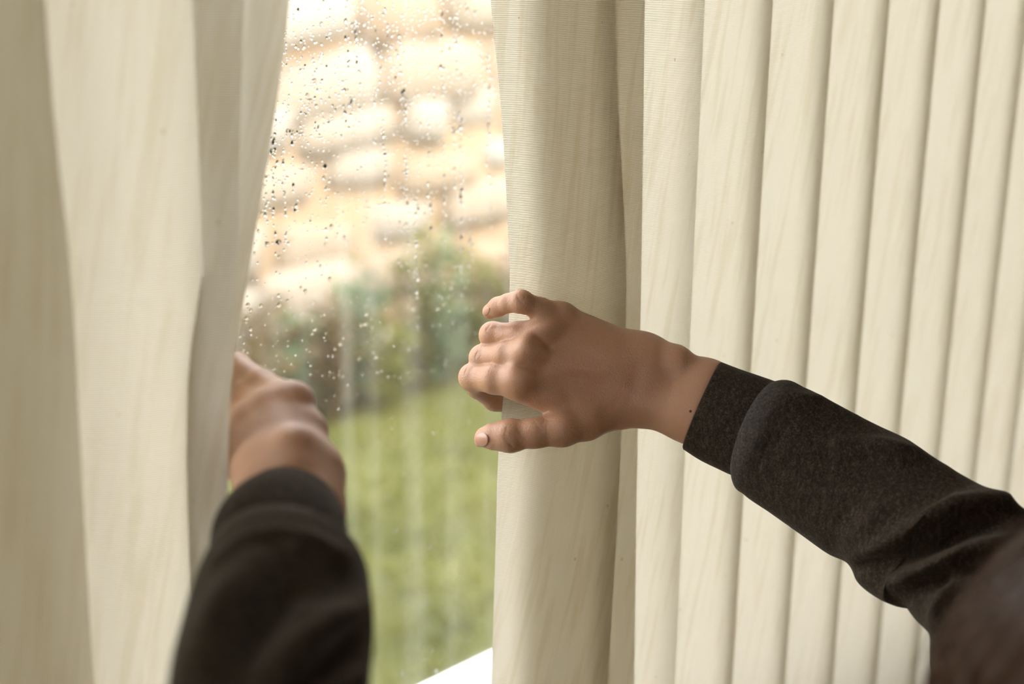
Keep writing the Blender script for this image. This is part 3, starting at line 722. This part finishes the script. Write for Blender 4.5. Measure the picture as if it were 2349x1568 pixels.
nail(1105, 1008, 16, 16, -.1, .85, .0002); nail(1116, 713, 6.5, 10, .5, .86)
M_EYE = mat_simple('eye_white', (.62, .58, .53), .25, 40.0, .05); M_IRIS = mat_simple('brown_iris', (.05, .025, .012), .2, 90.0, .3)
for sx in (-1, 1):
    bm = bmesh.new(); bmesh.ops.create_uvsphere(bm, u_segments=20, v_segments=20, radius=.0112, matrix=Matrix.Rotation(math.pi/2, 4, 'X'))
    for fc in bm.faces: fc.material_index = 1 if fc.calc_center_median().normalized().y > .84 else 0
    bmesh.ops.translate(bm, vec=Vector(cw(hp(sx*.031, .0665, .006))), verts=bm.verts)
    bm_obj('eye', bm, M_EYE, body, True).data.materials.append(M_IRIS)
bm = bmesh.new(); bmesh.ops.create_uvsphere(bm, u_segments=10, v_segments=6, radius=.0009); zm = front_z(hand_r, fd, 1584, 943, .84, .9) or .862
bmesh.ops.translate(bm, vec=Vector(P(1584, 943, zm + .0004)), verts=bm.verts); bm_obj('mole', bm, mat_simple('mole_brown', (.06, .025, .015), .6), body, True)

# hair: shell over the skull with locks combed down
fhr = Field(HEAD_C - .2, HEAD_C + .2, .0035); hg = fhr.grid()
add_ell(fhr, hg, hp(0, -.020, .026), (.089, .101, .098), .01, HR); add_ell(fhr, hg, hp(0, -.052, -.05), (.074, .055, .072), .03, HR)
add_ell(fhr, hg, hp(0, .105, -.045), (.07, .065, .098), .012, HR, sub=True)
vhr, fhr_ = surface_nets(fhr, hg, 2)
loc = np.stack([(vhr - HEAD_C) @ hx, (vhr - HEAD_C) @ hy, (vhr - HEAD_C) @ wup], 1); az = np.arctan2(loc[:, 1], loc[:, 0])
lock = .0022*np.sin(az*37 + 3*np.sin(loc[:, 2]*30)) + .0014*np.sin(az*83 + loc[:, 2]*60); lock *= np.clip((.13 - loc[:, 2])*9, .1, 1)
vhr = vhr + (vhr - HEAD_C)/np.linalg.norm(vhr - HEAD_C, axis=1)[:, None]*lock[:, None]
hair = mesh_obj('hair', cw(vhr), fhr_[:, ::-1], M_HAIR, person)
V, Fc = [], []
for i in range(420):        # loose strands standing off the shell
    a = rng.uniform(0, 2*np.pi); el = rng.uniform(.1, 1.45); p = None; pts = []
    if math.sin(a) > .35 and el < .9: continue
    L = rng.uniform(.03, .08); da = rng.normal(0, .25); lift = rng.uniform(.001, .006)
    for j in range(6):
        s = j/5; e2 = el - s*L/.095; a2 = a + da*s; rr = 1.0 + (.01 + lift*9)*s + .012
        pts.append(hp(.089*rr*math.cos(e2)*math.cos(a2), -.020 + .101*rr*math.cos(e2)*math.sin(a2), .026 + .098*rr*math.sin(e2)))
    for j in range(6):
        d = pts[min(j+1, 5)] - pts[max(j-1, 0)]; n1 = np.cross(d, HEAD_C - pts[j]); n1 /= np.linalg.norm(n1) + 1e-9; n2 = np.cross(d, n1); n2 /= np.linalg.norm(n2) + 1e-9; w = .00022
        for q in range(3): V.append(pts[j] + w*(n1*math.cos(q*2.094) + n2*math.sin(q*2.094)))
    k = len(V) - 18
    for j in range(5):
        for q in range(3): Fc.append([k+j*3+q, k+j*3+(q+1) % 3, k+(j+1)*3+(q+1) % 3, k+(j+1)*3+q])
tag(mesh_obj('loose_strands', cw(np.array(V)), Fc, M_HAIR, hair, True), kind='stuff')

# sweatshirt: trunk, then sleeves and cuffs
ft = Field(np.array([-.25, -1.25, .02]), np.array([.62, .02, 1.15]), .008); tg = ft.grid()
nrm_sh = np.cross(SH_R - SH_L, wup); nrm_sh /= np.linalg.norm(nrm_sh)
for s in (-.085, 0, .085):
    ax_ = (SH_R - SH_L)/np.linalg.norm(SH_R - SH_L)
    add_cone(ft, tg, mid + ax_*s - wup*.03, .095, mid + ax_*s*.8 - wup*.48, .105, .06)
add_cone(ft, tg, SH_R, .068, SH_L, .068, .06); add_cone(ft, tg, SH_R, .064, SH_R*.30 + EL_R*.70, .046, .03); add_cone(ft, tg, SH_L, .064, SH_L*.03 + EL_L*.97, .041, .03)
add_cone(ft, tg, mid, .075, neck + wup*.005, .062, .04)
vt, ft_ = surface_nets(ft, tg, 2)
shirt = mesh_obj('sweatshirt', cw(vt), ft_[:, ::-1], M_KNIT, person)

def tube(name, st, mat, parent, depth=.85, ns=110, na=96, folds=(), wave=0.0, lip=0.0, seed=0, close=False, uvscale=1.0):
    """st: (upper px,py, lower px,py, z): the two silhouettes of a round sleeve at a distance; depth: front-to-back / up-down ratio"""
    st = [(np.array(C(a, b, z)), np.array(C(c, d, z)), dp if dp else depth) for (a, b, c, d, z, dp) in [(*s, None)[:6] if len(s) == 5 else s for s in st]]
    U = np.array([s[0] for s in st]); L = np.array([s[1] for s in st]); D = np.array([s[2] for s in st], float)
    c = (U + L)/2; s = np.concatenate([[0], np.cumsum(np.linalg.norm(np.diff(c, axis=0), axis=1))]); q = np.linspace(0, s[-1], ns)
    U = spline(s, U, q); L = spline(s, L, q); D = np.interp(q, s, D); c = (U + L)/2; a = (U - L)/2
    tan = np.gradient(c, q, axis=0); n = np.cross(tan, a); n /= np.linalg.norm(n, axis=1)[:, None]
    n[n[:, 2] > 0] *= -1                                                     # towards the viewer side
    th = np.linspace(0, 2*np.pi, na, endpoint=False)
    ra = np.linalg.norm(a, axis=1)
    V = c[:, None] + a[:, None]*np.cos(th)[None, :, None] + (n*(ra*D)[:, None])[:, None]*np.sin(th)[None, :, None]
    N = a[:, None]/ra[:, None, None]*np.cos(th)[None, :, None] + n[:, None]*np.sin(th)[None, :, None]
    if wave:
        r = np.random.default_rng(seed); disp = np.zeros(V.shape[:2])
        for _ in range(7):
            disp += r.uniform(.3, 1)*np.sin(r.integers(1, 4)*th[None, :] + q[:, None]*r.uniform(25, 90) + r.uniform(0, 6))
        V = V + N*(disp*wave/2.5)[..., None]
    pp = np.stack([W/2 + FPX*V[..., 0]/V[..., 2], H/2 - FPX*V[..., 1]/V[..., 2]], -1)
    facing = np.clip(np.sin(th)*1.6, 0, 1)[None, :]
    for (ln, amp, wd) in folds:                                              # ridges (+) and hollows (-) of the cloth
        ln = np.array(ln, float); best = np.full(V.shape[:2], 1e9); tt = np.zeros(V.shape[:2]); nseg = len(ln) - 1
        for i, (p, r_) in enumerate(zip(ln[:-1], ln[1:])):
            d = r_ - p; t = np.clip(((pp - p) @ d)/(d @ d), 0, 1); e = np.linalg.norm(pp - p - t[..., None]*d, axis=-1)
            m = e < best; best[m] = e[m]; tt[m] = ((i + t)/nseg)[m]
        V = V + N*(amp*1.6*np.exp(-(best/wd)**2)*facing*(.35 + .65*np.sin(np.pi*np.clip(tt, .08, .92))))[..., None]
    rows = [V]
    if lip: # turned-in edge at the open end
        rows = [np.stack([c[0] + (V[0] - c[0])*(.80) + tan[0]*.012, c[0] + (V[0] - c[0])*(.90) + tan[0]*.003, c[0] + (V[0] - c[0])*.965 - tan[0]*.0008]), V]
    V = np.concatenate(rows); nr = len(V)
    UV = np.zeros((nr, na, 2)); UV[..., 0] = th[None, :]/(2*np.pi); UV[..., 1] = np.linspace(0, q[-1], nr)[:, None]
    i = np.arange(nr - 1)[:, None]*na; j = np.arange(na)[None, :]; j2 = (j + 1) % na
    F = np.stack([i + j, i + na + j, i + na + j2, i + j2], -1).reshape(-1, 4)
    o = mesh_obj(name, cw(V.reshape(-1, 3)), F, mat, parent, True, UV.reshape(-1, 2))
    return o
S6 = lambda x, y: (1500 + x/1.99, 780 + y/1.99)
tube('sleeve_cuff', [(1656, 829, 1567, 1030, .8755), (1700, 846, 1604, 1052, .873), (1745, 863, 1645, 1072, .870), (1785, 879, 1682, 1090, .868), (1800, 886, 1698, 1096, .867)], M_CUFF, shirt, .80, 40, 96, wave=.0006, lip=1)
rs = [(1780, 876, 1684, 1086, .869), (1798, 871, 1684, 1104, .8675), (1850, 889, 1708, 1133, .864), (1905, 921, 1765, 1174, .860), (1960, 950, 1830, 1222, .855), (2020, 980, 1900, 1272, .848), (2085, 1010, 1946, 1294, .840), (2140, 1048, 1968, 1335, .833),
      (2200, 1083, 2004, 1364, .825), (2265, 1120, 2045, 1383, .817), (2330, 1158, 2068, 1380, .808), (2410, 1200, 2096, 1414, .798), (2500, 1260, 2126, 1446, .785), (2600, 1400, 2130, 1530, .765), (2680, 1580, 2180, 1720, .735), (2760, 1800, 2280, 1960, .70), (2860, 2060, 2400, 2220, .66)]
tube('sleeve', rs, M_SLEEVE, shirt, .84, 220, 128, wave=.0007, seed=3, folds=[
    ([S6(570, 250), S6(490, 400), S6(410, 560)], .0008, 12), ([S6(600, 260), S6(760, 270), S6(920, 345)], .0022, 14), ([S6(640, 330), S6(560, 470), S6(480, 600)], -.0008, 20),
    ([S6(850, 480), S6(1050, 490), S6(1200, 520), S6(1330, 570)], .0034, 22), ([S6(800, 560), S6(1000, 600), S6(1250, 640)], -.0022, 30),
    ([S6(1000, 960), S6(1180, 870), S6(1380, 770), S6(1600, 725)], .0062, 26), ([S6(1050, 1040), S6(1250, 950), S6(1450, 850), S6(1689, 800)], -.0055, 26),
    ([S6(1060, 1190), S6(1110, 1090), S6(1330, 1010), S6(1450, 960), S6(1689, 915)], .0060, 22), ([S6(1150, 1200), S6(1230, 1130), S6(1420, 1040), S6(1689, 980)], -.0050, 22),
    ([S6(1255, 1300), S6(1330, 1180), S6(1370, 1060)], .0050, 16), ([S6(1480, 1180), S6(1580, 1080), S6(1689, 1020)], .004, 20), ([S6(860, 1010), S6(900, 900), S6(1000, 800)], .0022, 24), ([S6(900, 1060), S6(1000, 1010), S6(1060, 1000)], -.003, 18)])
tube('sleeve_cuff', [(552, 1143, 783, 1178, .640), (515, 1172, 793, 1215, .628), (490, 1210, 797, 1250, .615), (483, 1255, 797, 1280, .603), (484, 1290, 797, 1292, .596)], M_CUFF, shirt, .86, 40, 96, wave=.0006, lip=1)
ls = [(490, 1286, 795, 1276, .600), (478, 1296, 806, 1282, .597), (466, 1325, 838, 1305, .588), (445, 1375, 852, 1350, .572), (425, 1440, 855, 1410, .552), (408, 1510, 853, 1490, .530), (392, 1580, 852, 1580, .510), (370, 1700, 856, 1720, .485), (375, 1860, 850, 1880, .462),
      (420, 1990, 860, 2000, .452)]
S5 = lambda x, y: (380 + x/3.027, 1050 + y/3.027)
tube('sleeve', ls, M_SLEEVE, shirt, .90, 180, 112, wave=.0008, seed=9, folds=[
    ([S5(350, 720), S5(520, 600), S5(760, 540), S5(1000, 560), S5(1240, 660)], .0024, 14), ([S5(820, 620), S5(900, 650), S5(960, 600)], .0022, 12),
    ([S5(230, 1400), S5(420, 1050), S5(620, 760)], .0042, 46), ([S5(480, 1500), S5(640, 1150), S5(900, 850), S5(1250, 850)], -.0060, 50),
    ([S5(800, 1400), S5(1100, 1200), S5(1380, 1020)], .0050, 32), ([S5(950, 1568), S5(1150, 1400), S5(1400, 1180)], -.0045, 34), ([S5(1150, 1620), S5(1400, 1500)], .004, 30)])

# trousers and shoes down to the floor
hip_w = cw(hipc); V = None
flg = Field(np.array([hip_w[0] - .28, hip_w[1] - .28, .04]), np.array([hip_w[0] + .28, hip_w[1] + .28, hip_w[2] + .12]), .010); lg = flg.grid()
axw = ROT @ ((SH_R - SH_L)/np.linalg.norm(SH_R - SH_L)); axw[2] = 0
add_cone(flg, lg, hip_w - axw*.06, .105, hip_w + axw*.06, .105, .05)
feet = []
for s in (-1, 1):
    h0 = hip_w + axw*.085*s - np.array([0, 0, .03]); kn = np.array([h0[0] + axw[0]*.02*s, h0[1] + .02, .46]); an = np.array([kn[0], kn[1] - .02, .09]); feet.append(an)
    add_cone(flg, lg, h0, .088, kn, .066, .03); add_cone(flg, lg, kn, .066, an, .050, .03)
vq, fq = surface_nets(flg, lg, 1); mesh_obj('trousers', vq, fq[:, ::-1], M_DENIM, person)
for an in feet:
    fsx = Field(an + np.array([-.08, -.10, -.12]), an + np.array([.08, .22, .06]), .006); sg = fsx.grid()
    add_cone(fsx, sg, (an[0], an[1] - .02, .045), .042, (an[0], an[1] + .13, .035), .034, .03); add_cone(fsx, sg, (an[0], an[1], .05), .042, (an[0], an[1], .10), .046, .03)
    vq, fq = surface_nets(fsx, sg, 1); vq[:, 2] = np.maximum(vq[:, 2], .0005); mesh_obj('shoe', vq, fq[:, ::-1], M_SHOE, person)
